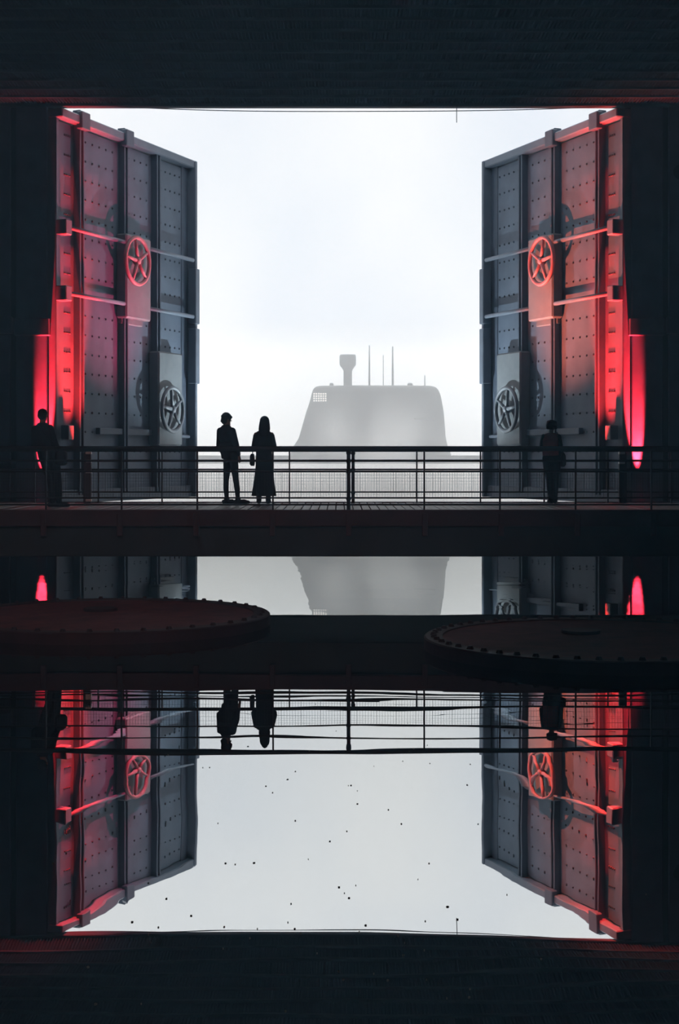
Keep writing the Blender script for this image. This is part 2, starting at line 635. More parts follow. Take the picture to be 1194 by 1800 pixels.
# radar mast
bm = bmesh.new()
xs, zs_ = S(611.5, 680)
pts = [(604, 619, 682), (604, 619, 652), (602, 621, 648), (598, 625, 643), (597, 626, 641), (597, 626, 626), (598.5, 624.5, 623.5)]
loft(bm, [ering(((S(a, yy)[0] + S(b, yy)[0]) / 2, 0, S(a, yy)[1]), (S(b, yy)[0] - S(a, yy)[0]) / 2, (S(b, yy)[0] - S(a, yy)[0]) / 2.6, 20, 3) for a, b, yy in pts])
fin(bm, 'radar_mast', M_mast, sub, True)
for xx, yt, r0, r1 in ((649.5, 607, 0.055, 0.025), (674, 624, 0.025, 0.018), (690.5, 609, 0.06, 0.03), (747, 660, 0.035, 0.025)):
    bm = bmesh.new()
    x0, z0 = S(xx, 682)
    _, z1 = S(xx, yt)
    tube(bm, [(x0, 0, z0 - 0.05), (x0, 0, z0 + (z1 - z0) * 0.5), (x0, 0, z1)], [r0, r0 * 0.8, r1], 8)
    fin(bm, 'periscope', M_mast, sub)
for xx, w_ in ((583, 3.5), (721, 4.5)):
    bm = bmesh.new()
    x0, z0 = S(xx - w_, 681)
    x1, z1 = S(xx + w_, 673.5)
    bbox(bm, x0, x1, -0.15, 0.15, z0 - 0.1, z1, 0.04)
    fin(bm, 'mast_cap', M_mast, sub)
# glowing panes standing in for sky seen through a grating in the sail
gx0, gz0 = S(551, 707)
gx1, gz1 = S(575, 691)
grating = empty('sky_grating')
grating.parent = sub
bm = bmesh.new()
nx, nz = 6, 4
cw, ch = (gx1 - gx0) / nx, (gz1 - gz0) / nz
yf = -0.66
one('frame', M_sub, grating, (gx0 - 0.05, gx1 + 0.05, yf, -0.2, gz0 - 0.05, gz1 + 0.05))
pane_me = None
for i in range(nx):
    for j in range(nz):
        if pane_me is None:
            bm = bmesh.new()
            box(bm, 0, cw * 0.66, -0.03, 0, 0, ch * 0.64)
            p = fin(bm, 'pane', M_skyglow, grating)
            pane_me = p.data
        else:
            p = link('pane', pane_me, grating)
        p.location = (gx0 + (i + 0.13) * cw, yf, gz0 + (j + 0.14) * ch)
# hydroplane / step rail on the sail
x0, z0 = S(727, 738)
x1, z1 = S(764, 735)
one('hydroplane', M_sub, sub, (x0, x1, -1.5, -0.5, z0, z1), bev=0.02)

# ------------------------------------------------------------------ mist beyond the gate
bm = bmesh.new()
box(bm, -30, 30, 64.3, 88, 0.02, 8.5)
mist = fin(bm, 'sea_mist', haze_mat('sea_mist_haze', 0.064))
tag(mist, 'white sea mist hanging round the submarine', 'mist', kind='stuff')

bm = bmesh.new()
box(bm, -16, 16, 64.4, 71.2, 0.03, 2.1)
lowm = fin(bm, 'low_mist', haze_mat('low_mist_haze', 0.3))
tag(lowm, 'denser white mist lying low on the water before the submarine hull', 'mist', kind='stuff')

bm = bmesh.new()
box(bm, -8, 9, 65.5, 72.6, 0.06, 7.2)
puff = fin(bm, 'drifting_mist', None)
tag(puff, 'patchy thicker mist drifting in front of the submarine sail', 'mist', kind='stuff')
pm_ = haze_mat('drifting_mist_haze', 0.3)
n = pm_.node_tree
t = n.nodes.new('ShaderNodeTexCoord')
m1 = n.nodes.new('ShaderNodeMapping')
m1.inputs['Location'].default_value = (-1.15, -1.15, -0.95)
m1.inputs['Scale'].default_value = (2.3, 2.3, 2.3)
gsp = n.nodes.new('ShaderNodeTexGradient')
gsp.gradient_type = 'QUADRATIC_SPHERE'
m2 = n.nodes.new('ShaderNodeMapping')
m2.inputs['Location'].default_value = (3.1, 0.0, 1.7)
m2.inputs['Scale'].default_value = (1.0, 0.6, 0.6)
nz_ = n.nodes.new('ShaderNodeTexNoise')
nz_.inputs['Scale'].default_value = 0.42
nz_.inputs['Detail'].default_value = 1.5
mr = n.nodes.new('ShaderNodeMapRange')
mr.inputs[1].default_value = 0.42
mr.inputs[2].default_value = 0.66
mr.inputs[3].default_value = 0.0
mr.inputs[4].default_value = 0.75
mm = n.nodes.new('ShaderNodeMath')
mm.operation = 'MULTIPLY'
n.links.new(t.outputs['Generated'], m1.inputs['Vector'])
n.links.new(m1.outputs['Vector'], gsp.inputs['Vector'])
n.links.new(t.outputs['Object'], m2.inputs['Vector'])
n.links.new(m2.outputs['Vector'], nz_.inputs['Vector'])
n.links.new(nz_.outputs['Fac'], mr.inputs[0])
n.links.new(gsp.outputs['Fac'], mm.inputs[0])
n.links.new(mr.outputs[0], mm.inputs[1])
n.links.new(mm.outputs['Value'], n.nodes['Volume Scatter'].inputs['Density'])
puff.data.materials.append(pm_)

# ------------------------------------------------------------------ footbridge
DN, DF = 24.75, 28.85       # depths of the near and far railing
ZD = 1.5                     # deck level
bridge = empty('footbridge', (0, 0, 0))
tag(bridge, 'dark steel footbridge with plank deck crossing above the water', 'bridge')
pw = 0.152
pme = None
npl = int((2 * HX - 0.12) / pw)
for i in range(npl):
    x = -HX + 0.06 + (i + 0.5) * pw
    if pme is None:
        bm = bmesh.new()
        bbox(bm, -pw / 2 + 0.008, pw / 2 - 0.008, 24.62, 29.02, ZD - 0.05, ZD, 0.006)
        p = fin(bm, 'plank', M_plank, bridge)
        pme = p.data
    else:
        p = link('plank', pme, bridge)
    p.location = (x, 0, random.uniform(-0.004, 0.004))
ZL = 0.73
one('edge_channel', M_fascia, bridge, (-HX + 0.02, HX - 0.02, 24.52, 24.66, 1.24, ZD + 0.02), bev=0.015)
one('edge_channel', M_fascia, bridge, (-HX + 0.02, HX - 0.02, 28.98, 29.1, 1.24, ZD + 0.02), bev=0.015)
one('girder', M_girder, bridge, (-HX + 0.02, HX - 0.02, 24.60, 24.76, ZL, 1.26), bev=0.015)
one('girder', M_girder, bridge, (-HX + 0.02, HX - 0.02, 28.84, 29.0, ZL, 1.26), bev=0.015)
one('soffit_plate', M_girder, bridge, (-HX + 0.02, HX - 0.02, 24.7, 28.9, ZL + 0.01, ZL + 0.06))
rib_me = None
NEARX = [0.154 + k * 1.281 for k in range(-10, 11)]
FARX = [0.269 + k * 1.257 for k in range(-10, 11)]
for x in NEARX:
    if rib_me is None:
        bm = bmesh.new()
        bbox(bm, -0.045, 0.045, 24.50, 24.62, 1.08, 1.46, 0.01)
        p = fin(bm, 'post_bracket', M_fascia, bridge)
        rib_me = p.data
    else:
        p = link('post_bracket', rib_me, bridge)
    p.location.x = x


def railing(d, xs, label, thick, zoff):
    root = empty('railing', (0, d, ZD))
    tag(root, label, 'railing', 'bridge railings')
    hw = HX - 0.05

    def rail(name, z, r):
        bm = bmesh.new()
        tube(bm, [(-hw, 0, z), (hw, 0, z)], r, 10)
        return fin(bm, name, M_rail, root, True)
    rail('handrail', 1.05, 0.043)
    rail('mid_rail', 0.84, 0.018)
    rail('mesh_top_rail', 0.662, 0.017)
    rail('mesh_bottom_rail', 0.215, 0.014)
    rail('toe_rail', 0.10, 0.016)
    me = None
    for x in xs:
        if abs(x) > hw:
            continue
        big = abs(x) < 0.5
        if big:
            bm = bmesh.new()
            tube(bm, [(x, 0, zoff), (x, 0, 1.04)], 0.032, 10)
            for z in (0.2, 0.66, 0.84, 0.98):
                ball(bm, (x, -0.02, z), 0.045, 8)
            fin(bm, 'post', M_rail, root)
            continue
        if me is None:
            bm = bmesh.new()
            bbox(bm, -0.014, 0.014, -0.02, 0.02, zoff, 1.03, 0.004)
            p = fin(bm, 'post', M_rail, root)
            me = p.data
        else:
            p = link('post', me, root)
        p.location.x = x
    # welded mesh infill per bay
    bay = xs[1] - xs[0]
    bm = bmesh.new()
    nv = 27
    w = 0.0016
    for i in range(1, nv):
        x = bay * i / nv
        ww = w * (1.9 if i % 7 == 3 else 1)
        box(bm, x - ww, x + ww, -w, w, 0.21, 0.66)
    nh = 8
    for j in range(1, nh):
        z = 0.215 + 0.445 * j / nh
        box(bm, 0, bay, -w, w, z - w * 0.8, z + w * 0.8)
    p0 = fin(bm, 'wire_mesh', M_wire, root)
    p0['kind'] = 'stuff'
    p0.location.x = xs[0]
    for x in xs[1:-1]:
        p = link('wire_mesh', p0.data, root)
        p['kind'] = 'stuff'
        p.location.x = x
    return root


railing(DN, NEARX, 'black bridge railing nearest the viewer with handrail and wire mesh', 1, -0.18)
far = railing(DF, FARX, 'black bridge railing on the far side behind the standing people', 1, -0.04)
# flat end posts with bright clamps on the far railing
for px_, hi in ((155.5, True), (1093, False)):
    x = (px_ - CX) / F * DF
    e = one('newel_post', M_newel, far, (x - 0.075, x + 0.075, -0.16, -0.05, 0.0, 1.0), bev=0.012)
    for z in ((0.99, 0.83, 0.62, 0.06) if hi else (0.99, 0.80)):
        dx = 0.03 if hi else -0.03
        one('clamp', M_clamp, e, (x + dx - 0.055, x + dx + 0.06, -0.2, -0.1, z - 0.028, z + 0.022), bev=0.008)

# ------------------------------------------------------------------ round platforms in the water
def drum(px_, py_, R, label, nb, ph):
    zt = 0.15
    d = (CAMH - zt) * F / (py_ - HY)
    x = (px_ - CX) / F * d
    root = empty('round_platform', (x, d, 0))
    tag(root, label, 'platform', 'round platforms in the water')
    bm = bmesh.new()
    prof = [(0, zt - 0.004), (R * 0.5, zt - 0.004), (R - 0.22, zt - 0.004)]
    bmesh.ops.create_cone(bm, cap_ends=True, segments=96, radius1=R - 0.05, radius2=R - 0.05, depth=0.3,
                          matrix=Matrix.Translation((0, 0, zt - 0.16)))
    fin(bm, 'top_plate', M_drum, root)
    bm = bmesh.new()
    seg = 96
    rr = [(R - 0.24, zt - 0.02), (R - 0.23, zt + 0.006), (R - 0.02, zt + 0.006), (R, zt - 0.01), (R, -0.25), (R - 0.2, -0.25)]
    loop = []
    for k in range(seg):
        a = 2 * math.pi * k / seg
        loop.append([bm.verts.new((math.cos(a) * q, math.sin(a) * q, z)) for q, z in rr])
    for k in range(seg):
        A, B_ = loop[k], loop[(k + 1) % seg]
        for j in range(len(rr)):
            bm.faces.new((A[j], A[(j + 1) % len(rr)], B_[(j + 1) % len(rr)], B_[j]))
    fin(bm, 'rim', M_drumrim, root)
    me = None
    for k in range(nb):
        a = ph + 2 * math.pi * k / nb
        if me is None:
            bm = bmesh.new()
            bmesh.ops.create_cone(bm, cap_ends=True, segments=8, radius1=0.045, radius2=0.028, depth=0.04)
            p = fin(bm, 'bolt', M_bolt, root)
            me = p.data
        else:
            p = link('bolt', me, root)
        p.location = (math.cos(a) * (R - 0.12), math.sin(a) * (R - 0.12), zt + 0.022)
    # hatch in the middle
    bm = bmesh.new()
    tube(bm, [(-0.2, 0.55, zt - 0.02), (-0.2, 0.55, zt + 0.03)], 0.25, 20)
    fin(bm, 'hatch_cover', M_drumrim, root)
    return root


drum(190, 1079, 2.33, 'round steel platform, red light painted into its colour, with bolted rim at left in front of bridge', 40, 0.05)
drum(1062, 1120, 2.25, 'darker bolted round platform lying at right in front of bridge', 56, 0.02)

# ------------------------------------------------------------------ people
def cap(bm, p0, r0, p1, r1, seg=12):
    tube(bm, [p0, p1], [r0, r1], seg)
    ball(bm, p0, r0, seg)
    ball(bm, p1, r1, seg)


def chain(bm, pts, rads):
    for i in range(len(pts) - 1):
        cap(bm, Vector(pts[i]), rads[i], Vector(pts[i + 1]), rads[i + 1])


def fuse(bm, name, m, parent, vox=0.009, it=3):
    o = fin(bm, name, m, parent)
    md = o.modifiers.new('remesh', 'REMESH')
    md.mode = 'VOXEL'
    md.voxel_size = vox
    md.use_smooth_shade = True
    sm = o.modifiers.new('smooth', 'SMOOTH')
    sm.iterations = it
    sm.factor = 0.5
    return o


def hand(bm, wrist, dirv, side, curl=0.5, palm_n=(0, 0, -1)):
    """palm and five bent fingers; side = direction of the thumb"""
    w = Vector(wrist)
    d = Vector(dirv).normalized()
    s = Vector(side).normalized()
    pn = Vector(palm_n).normalized()
    pc = w + d * 0.05
    for k in (-0.026, -0.009, 0.009, 0.026):
        cap(bm, w + s * k * 0.7, 0.016, w + d * 0.085 + s * k, 0.0125, 8)
    for k, L in ((0.029, 0.072), (0.010, 0.08), (-0.010, 0.075), (-0.029, 0.058)):
        a = w + d * 0.085 + s * k
        b = a + (d * math.cos(curl * 0.6) + pn * math.sin(curl * 0.6)) * L * 0.5
        c = b + (d * math.cos(curl * 1.6) + pn * math.sin(curl * 1.6)) * L * 0.5
        chain(bm, [a, b, c], [0.0095, 0.0085, 0.007])
    a = w + d * 0.025 + s * 0.028
    b = a + (d * 0.6 + s * 0.6 + pn * 0.3).normalized() * 0.035
    c = b + (d * 0.9 + s * 0.15 + pn * 0.3).normalized() * 0.03
    chain(bm, [a, b, c], [0.013, 0.010, 0.008])


def head(bm, c, face, k=1.0):
    """head with nose, brow, chin, ears; face = horizontal look direction"""
    c = Vector(c)
    f = Vector(face).normalized()
    r = Vector((f.y, -f.x, 0))
    ball(bm, c + Vector((0, 0, 0.025)) * k - f * 0.012 * k, (0.083 * k, 0.083 * k, 0.098 * k), 16)
    ball(bm, c - Vector((0, 0, 0.045)) * k + f * 0.018 * k, (0.062 * k, 0.062 * k, 0.072 * k), 14)
    cap(bm, c + f * 0.074 * k + Vector((0, 0, 0.02)) * k, 0.009 * k, c + f * 0.097 * k - Vector((0, 0, 0.02)) * k, 0.014 * k, 8)
    ball(bm, c + f * 0.07 * k - Vector((0, 0, 0.055)) * k, (0.02 * k, 0.02 * k, 0.011 * k), 8)
    ball(bm, c + f * 0.066 * k - Vector((0, 0, 0.095)) * k, 0.022 * k, 8)
    for q in (-1, 1):
        ball(bm, c + r * q * 0.086 * k - f * 0.005 * k - Vector((0, 0, 0.01)) * k, (0.016 * k, 0.016 * k, 0.032 * k), 8)
        ball(bm, c + f * 0.066 * k + r * q * 0.032 * k + Vector((0, 0, 0.018)) * k, 0.014 * k, 8)


def foot(bm, ankle, fd, L=0.2, heel=0.06):
    a = Vector(ankle)
    f = Vector(fd).normalized()
    g = Vector((a.x, a.y, 0.0))
    cap(bm, g - f * heel + Vector((0, 0, 0.042)), 0.04, g + f * (L * 0.55) + Vector((0, 0, 0.045)), 0.044)
    cap(bm, g + f * (L * 0.55) + Vector((0, 0, 0.042)), 0.042, g + f * (L - 0.03) + Vector((0, 0, 0.034)), 0.032)
    cap(bm, a, 0.052, g + Vector((0, 0, 0.06)), 0.05)


def person(px_, d, label):
    root = empty('person', ((px_ - CX) / F * d, d, ZD))
    tag(root, label, 'person', 'people on the footbridge')
    return root


# --- man in the dark jacket
man = person(405, 28.35, 'person in dark jacket and slim trousers standing sideways beside the long-coated figure')
sr, sl = (0.045, -0.13, 1.405), (-0.205, 0.12, 1.415)
er, el = (0.125, -0.17, 1.13), (-0.225, 0.14, 1.13)
wr, wl = (0.165, -0.06, 0.945), (-0.14, 0.22, 0.95)
hipR, hipL = (0.055, -0.07, 0.93), (-0.045, 0.07, 0.93)
kr, kl = (0.112, -0.06, 0.47), (-0.085, 0.07, 0.47)
ar, al = (0.15, -0.05, 0.10), (-0.075, 0.08, 0.10)
fdir = (0.9, 0.35, 0)
bm = bmesh.new()
head(bm, (-0.075, 0.0, 1.63), (0.85, 0.5, 0))
chain(bm, [(-0.082, 0, 1.56), (-0.085, 0, 1.44)], [0.052, 0.06])
chain(bm, [(-0.08, 0, 1.38), (-0.055, 0, 1.15), (0, 0, 0.95)], [0.11, 0.10, 0.11])
chain(bm, [sr, er, wr], [0.05, 0.04, 0.028])
chain(bm, [sl, el, wl], [0.05, 0.04, 0.028])
chain(bm, [sr, sl], [0.05, 0.05])
chain(bm, [hipR, kr, ar], [0.075, 0.05, 0.035])
chain(bm, [hipL, kl, al], [0.075, 0.05, 0.035])
hand(bm, wr, (0.25, 0.1, -1), (0.5, 0.8, 0.1), 0.4, (-0.8, 0.5, 0))
hand(bm, wl, (0.3, 0.3, -1), (0.7, 0.6, 0.3), 0.4, (0.6, -0.6, 0))
fuse(bm, 'body', M_skin, man, 0.0065)
bm = bmesh.new()
chain(bm, [(-0.082, 0, 1.455), (-0.083, 0, 1.40)], [0.075, 0.10])
for p, rx, ry in (((-0.082, 0, 1.40), 0.13, 0.12), ((-0.08, 0, 1.3), 0.155, 0.14), ((-0.055, 0, 1.12), 0.165, 0.14),
                  ((-0.02, 0, 0.98), 0.165, 0.145)):
    ball(bm, p, (rx, ry, 0.15), 18)
loft(bm, [ering((-0.05, 0, 1.1), 0.16, 0.14), ering((-0.005, 0, 0.87), 0.165, 0.155)])
chain(bm, [sr, er, Vector(er).lerp(Vector(wr), 0.9)], [0.075, 0.062, 0.046])
chain(bm, [sl, el, Vector(el).lerp(Vector(wl), 0.9)], [0.07, 0.062, 0.046])
chain(bm, [(-0.08, 0, 1.43), sr], [0.085, 0.07])
chain(bm, [(-0.08, 0, 1.43), sl], [0.085, 0.07])
fuse(bm, 'jacket', M_jacket, man, 0.011)
bm = bmesh.new()
chain(bm, [hipR, hipL], [0.105, 0.105])
chain(bm, [hipR, (0.085, -0.065, 0.7), kr, (0.135, -0.055, 0.3), ar], [0.10, 0.08, 0.058, 0.056, 0.042])
chain(bm, [hipL, (-0.065, 0.07, 0.7), kl, (-0.09, 0.075, 0.3), al], [0.10, 0.078, 0.055, 0.054, 0.042])
fuse(bm, 'trousers', M_trous, man, 0.010)
for a_, f_, L in ((ar, (1, 0.1, 0), 0.235), (al, (0.95, 0.3, 0), 0.2)):
    bm = bmesh.new()
    foot(bm, a_, f_, L)
    fuse(bm, 'shoe', M_shoe, man, 0.009)
bm = bmesh.new()
ball(bm, (-0.08, 0, 1.665), (0.098, 0.096, 0.098), 18)
ball(bm, (-0.115, -0.02, 1.625), (0.068, 0.083, 0.09), 14)
for q in range(26):
    a = q * 2.4
    e = 0.15 + 1.3 * (q / 26.0)
    ball(bm, (-0.08 + math.cos(a) * math.cos(e) * 0.085, math.sin(a) * math.cos(e) * 0.08, 1.672 + math.sin(e) * 0.08), 0.026, 8)
ball(bm, (0.0, 0.03, 1.68), (0.04, 0.05, 0.035), 10)
cap(bm, Vector((-0.155, -0.02, 1.64)), 0.028, Vector((-0.18, -0.02, 1.595)), 0.012, 8)
fuse(bm, 'hair', M_hairD, man, 0.009, 2)

# --- woman in the long coat
wom = person(464, 28.4, 'long-haired person in a long flared black coat leaning at the railing')
bm = bmesh.new()
head(bm, (0.015, 0.01, 1.57), (0.05, 1, 0), 0.95)
chain(bm, [(0.01, 0, 1.5), (0.005, 0, 1.38)], [0.046, 0.052])
chain(bm, [(0.0, 0, 1.3), (0.0, 0, 1.1), (0, 0, 0.92)], [0.10, 0.09, 0.11])
WA = {}
for q in (-1, 1):
    s_, e_, w_ = (q * 0.15, 0.0, 1.345), (q * 0.20, 0.08, 1.075), (q * 0.10, 0.30, 1.10)
    WA[q] = (s_, e_, w_)
    chain(bm, [s_, e_, w_], [0.045, 0.036, 0.025])
    hand(bm, w_, (-q * 0.35, 1, 0.12), (-q, -0.3, 0), 0.5)
    chain(bm, [(q * 0.08, 0, 0.9), (q * 0.085, 0, 0.47), (q * 0.09 - 0.005, 0, 0.1)], [0.08, 0.052, 0.036])
chain(bm, [WA[-1][0], WA[1][0]], [0.045, 0.045])
fuse(bm, 'body', M_skin, wom, 0.0065)
bm = bmesh.new()
loft(bm, [ering((0, 0.0, 1.45), 0.07, 0.065), ering((0.0, 0, 1.41), 0.115, 0.09), ering((0.0, 0, 1.36), 0.165, 0.115), ering((0.0, 0, 1.3), 0.18, 0.12), ering((0.0, 0, 1.2), 0.165, 0.13),
          ering((0.0, 0, 1.05), 0.155, 0.12), ering((0.005, 0, 0.9), 0.158, 0.135), ering((0.005, 0, 0.7), 0.17, 0.15), ering((0.003, 0, 0.4), 0.205, 0.18),
          ering((0, 0, 0.15), 0.245, 0.205)])
for q in (-1, 1):
    s_, e_, w_ = WA[q]
    chain(bm, [Vector(s_) - Vector((0, 0, 0.03)), e_, Vector(e_).lerp(Vector(w_), 0.85)], [0.06, 0.056, 0.042])
fuse(bm, 'long_coat', M_coat, wom, 0.011)
for q in (-1, 1):
    bm = bmesh.new()
    foot(bm, (q * 0.09 - 0.005, -0.01, 0.11), (q * 0.12, 1, 0), 0.17)
    cap(bm, Vector((q * 0.09 - 0.005, 0, 0.1)), 0.05, Vector((q * 0.09 - 0.005, 0, 0.26)), 0.058)
    fuse(bm, 'boot', M_shoe, wom, 0.009)
bm = bmesh.new()
ball(bm, (0.014, -0.005, 1.60), (0.096, 0.09, 0.108), 18)
loft(bm, [ering((0.014, -0.02, 1.63), 0.09, 0.075), ering((0.014, -0.035, 1.55), 0.104, 0.08), ering((0.012, -0.06, 1.45), 0.115, 0.07),
          ering((0.012, -0.085, 1.37), 0.098, 0.045), ering((0.01, -0.1, 1.3), 0.07, 0.03)])
fuse(bm, 'long_hair', M_hairD, wom, 0.009, 2)
bagr = empty('shoulder_bag', ((464 - CX) / F * 28.4, 28.4, ZD))
tag(bagr, 'small dark shoulder bag hanging at the left hip of the long-coated figure', 'bag')
bm = bmesh.new()
loft(bm, [ering((-0.215, -0.03, 0.735), 0.03, 0.08, 16, 3), ering((-0.225, -0.03, 0.77), 0.05, 0.11, 16, 3), ering((-0.225, -0.03, 0.92), 0.045, 0.1, 16, 3),
          ering((-0.22, -0.03, 0.97), 0.03, 0.08, 16, 3)])
fin(bm, 'bag_body', M_bag, bagr, True)
bm = bmesh.new()
tube(bm, [(-0.215, -0.1, 0.95), (-0.19, -0.12, 1.2), (-0.13, -0.1, 1.375), (-0.125, 0.02, 1.405), (-0.2, 0.05, 1.2), (-0.225, 0.03, 0.95)], 0.009, 6)
fin(bm, 'strap', M_bag, bagr, True)

# --- person in the red vest
red = person(968, 28.42, 'person in rust-red vest seen from behind at the right part of the railing')
bm = bmesh.new()
head(bm, (0.02, 0.03, 1.50), (-0.1, 1, 0), 0.95)
chain(bm, [(0.015, 0.02, 1.42), (0.01, 0, 1.32)], [0.046, 0.052])
chain(bm, [(0.0, 0, 1.25), (0.0, 0, 1.05), (0.015, 0, 0.88)], [0.10, 0.10, 0.12])
RA = {-1: ((-0.135, 0, 1.30), (-0.15, 0.16, 1.09), (-0.08, 0.36, 1.10)), 1: ((0.155, 0, 1.30), (0.205, 0.03, 1.04), (0.20, 0.1, 0.82))}
for q in (-1, 1):
    s_, e_, w_ = RA[q]
    chain(bm, [s_, e_, w_], [0.045, 0.036, 0.026])
hand(bm, RA[-1][2], (0.3, 1, 0.1), (1, -0.3, 0), 0.5)
hand(bm, RA[1][2], (-0.1, 0.15, -1), (-0.3, 0.9, 0), 0.4, (-1, 0, 0))
chain(bm, [RA[-1][0], RA[1][0]], [0.045, 0.045])
RL = {-1: ((-0.055, 0, 0.86), (-0.02, -0.01, 0.46), (0.01, 0.02, 0.1)), 1: ((0.10, 0, 0.86), (0.085, 0.01, 0.46), (0.095, 0.03, 0.1))}
for q in (-1, 1):
    chain(bm, RL[q], [0.09, 0.055, 0.036])
fuse(bm, 'body', M_skin, red, 0.0065)
bm = bmesh.new()
loft(bm, [ering((0.01, 0, 1.375), 0.07, 0.06), ering((0.005, 0, 1.35), 0.13, 0.09), ering((0.0, 0, 1.28), 0.155, 0.115), ering((0.0, 0, 1.12), 0.155, 0.13),
          ering((0.005, 0, 0.93), 0.16, 0.14)])
fuse(bm, 'vest', M_vest, red, 0.010)
for q in (-1, 1):
    bm = bmesh.new()
    s_, e_, w_ = RA[q]
    chain(bm, [s_, e_, Vector(e_).lerp(Vector(w_), 0.85)], [0.055, 0.05, 0.038])
    fuse(bm, 'sleeve', M_trous, red, 0.010)
bm = bmesh.new()
ball(bm, (0.02, 0, 0.87), (0.185, 0.15, 0.13), 18)
for q in (-1, 1):
    a_, b_, c_ = RL[q]
    chain(bm, [a_, Vector(a_).lerp(Vector(b_), 0.5), b_, Vector(b_).lerp(Vector(c_), 0.4), c_], [0.11, 0.095, 0.07, 0.066, 0.045])
fuse(bm, 'trousers', M_trous, red, 0.010)
for q in (-1, 1):
    bm = bmesh.new()
    foot(bm, RL[q][2], (q * 0.2, 1, 0), 0.17)
    fuse(bm, 'shoe', M_shoe, red, 0.009)
bm = bmesh.new()
ball(bm, (0.02, 0.01, 1.535), (0.105, 0.1, 0.1), 18)
for q in range(22):
    a = q * 2.4
    ball(bm, (0.02 + math.cos(a) * 0.08, math.sin(a) * 0.07 - 0.01, 1.53 + 0.06 * math.sin(q * 1.3)), 0.034, 8)
fuse(bm, 'hair', M_hairD, red, 0.009, 2)
hb = empty('shoulder_bag', ((968 - CX) / F * 28.42, 28.42, ZD))
tag(hb, 'dark bag hanging at the right hip of the person in the red vest', 'bag')
bm = bmesh.new()
loft(bm, [ering((0.225, -0.06, 0.72), 0.03, 0.1, 16, 3), ering((0.235, -0.06, 0.76), 0.05, 0.13, 16, 3), ering((0.235, -0.06, 0.93), 0.045, 0.12, 16, 3),
          ering((0.225, -0.06, 0.99), 0.028, 0.1, 16, 3)])
fin(bm, 'bag_body', M_bag, hb, True)
bm = bmesh.new()
tube(bm, [(0.225, -0.13, 0.97), (0.21, -0.125, 1.15), (0.12, -0.1, 1.36), (0.12, 0.01, 1.385), (0.2, 0.02, 1.15), (0.23, 0.0, 0.97)], 0.010, 6)
fin(bm, 'strap', M_bag, hb, True)

# --- person at the left in front of the red light
lef = person(97, 26.5, 'dark figure leaning back before the red-lit wall at far left')
LAx = {-1: ((-0.36, 0.0, 1.40), (-0.38, 0.06, 1.10), (-0.25, 0.25, 1.0)), 1: ((-0.10, 0.0, 1.42), (0.0, -0.05, 1.14), (0.09, 0.08, 0.98))}
LLx = {-1: ((-0.19, 0.0, 0.9), (-0.07, 0.02, 0.47), (-0.06, 0.06, 0.1)), 1: ((-0.03, 0.0, 0.9), (0.045, -0.02, 0.47), (0.07, 0.0, 0.1))}
bm = bmesh.new()
head(bm, (-0.225, 0.02, 1.665), (0.35, 0.93, 0))
chain(bm, [(-0.225, 0.01, 1.59), (-0.23, 0, 1.46)], [0.052, 0.06])
chain(bm, [(-0.22, 0, 1.38), (-0.18, 0, 1.12), (-0.11, 0, 0.93)], [0.11, 0.11, 0.12])
for q in (-1, 1):
    chain(bm, LAx[q], [0.05, 0.04, 0.028])
    chain(bm, LLx[q], [0.085, 0.055, 0.038])
hand(bm, LAx[-1][2], (0.5, 0.8, -0.2), (0.6, -0.6, 0), 0.5)
hand(bm, LAx[1][2], (0.4, 0.5, -0.6), (-0.2, 0.9, 0), 0.5, (-1, 0, 0))
chain(bm, [LAx[-1][0], LAx[1][0]], [0.05, 0.05])
fuse(bm, 'body', M_skin, lef, 0.0065)
bm = bmesh.new()
loft(bm, [ering((-0.23, 0, 1.53), 0.075, 0.07), ering((-0.23, 0, 1.47), 0.13, 0.1), ering((-0.225, 0, 1.4), 0.175, 0.13), ering((-0.2, 0, 1.2), 0.175, 0.145),
          ering((-0.15, 0, 1.0), 0.175, 0.15), ering((-0.115, 0, 0.85), 0.18, 0.155)])
for q in (-1, 1):
    s_, e_, w_ = LAx[q]
    chain(bm, [s_, e_, Vector(e_).lerp(Vector(w_), 0.9)], [0.078, 0.066, 0.048])
fuse(bm, 'jacket', M_jacket, lef, 0.011)
bm = bmesh.new()
ball(bm, (-0.11, 0, 0.88), (0.17, 0.14, 0.12), 16)
for q in (-1, 1):
    a_, b_, c_ = LLx[q]
    chain(bm, [a_, Vector(a_).lerp(Vector(b_), 0.5), b_, Vector(b_).lerp(Vector(c_), 0.4), c_], [0.11, 0.098, 0.078, 0.074, 0.055])
fuse(bm, 'trousers', M_trous, lef, 0.010)
for q in (-1, 1):
    bm = bmesh.new()
    foot(bm, LLx[q][2], (1, 0.35 + q * -0.2, 0), 0.2)
    fuse(bm, 'shoe', M_shoe, lef, 0.009)
bm = bmesh.new()
ball(bm, (-0.228, 0.0, 1.705), (0.09, 0.095, 0.08), 18)
ball(bm, (-0.235, -0.03, 1.66), (0.082, 0.07, 0.085), 14)
fuse(bm, 'hair', M_hairD, lef, 0.009, 2)
hb = empty('shoulder_bag', ((97 - CX) / F * 26.5, 26.5, ZD))
tag(hb, 'bulky dark bag carried at the hip of the leaning figure at far left', 'bag')
bm = bmesh.new()
loft(bm, [ering((0.12, -0.07, 0.75), 0.07, 0.08, 16, 3), ering((0.13, -0.07, 0.79), 0.105, 0.11, 16, 3), ering((0.13, -0.07, 0.98), 0.10, 0.1, 16, 3),
          ering((0.11, -0.07, 1.05), 0.06, 0.07, 16, 3)])
fin(bm, 'bag_body', M_bag, hb, True)
bm = bmesh.new()
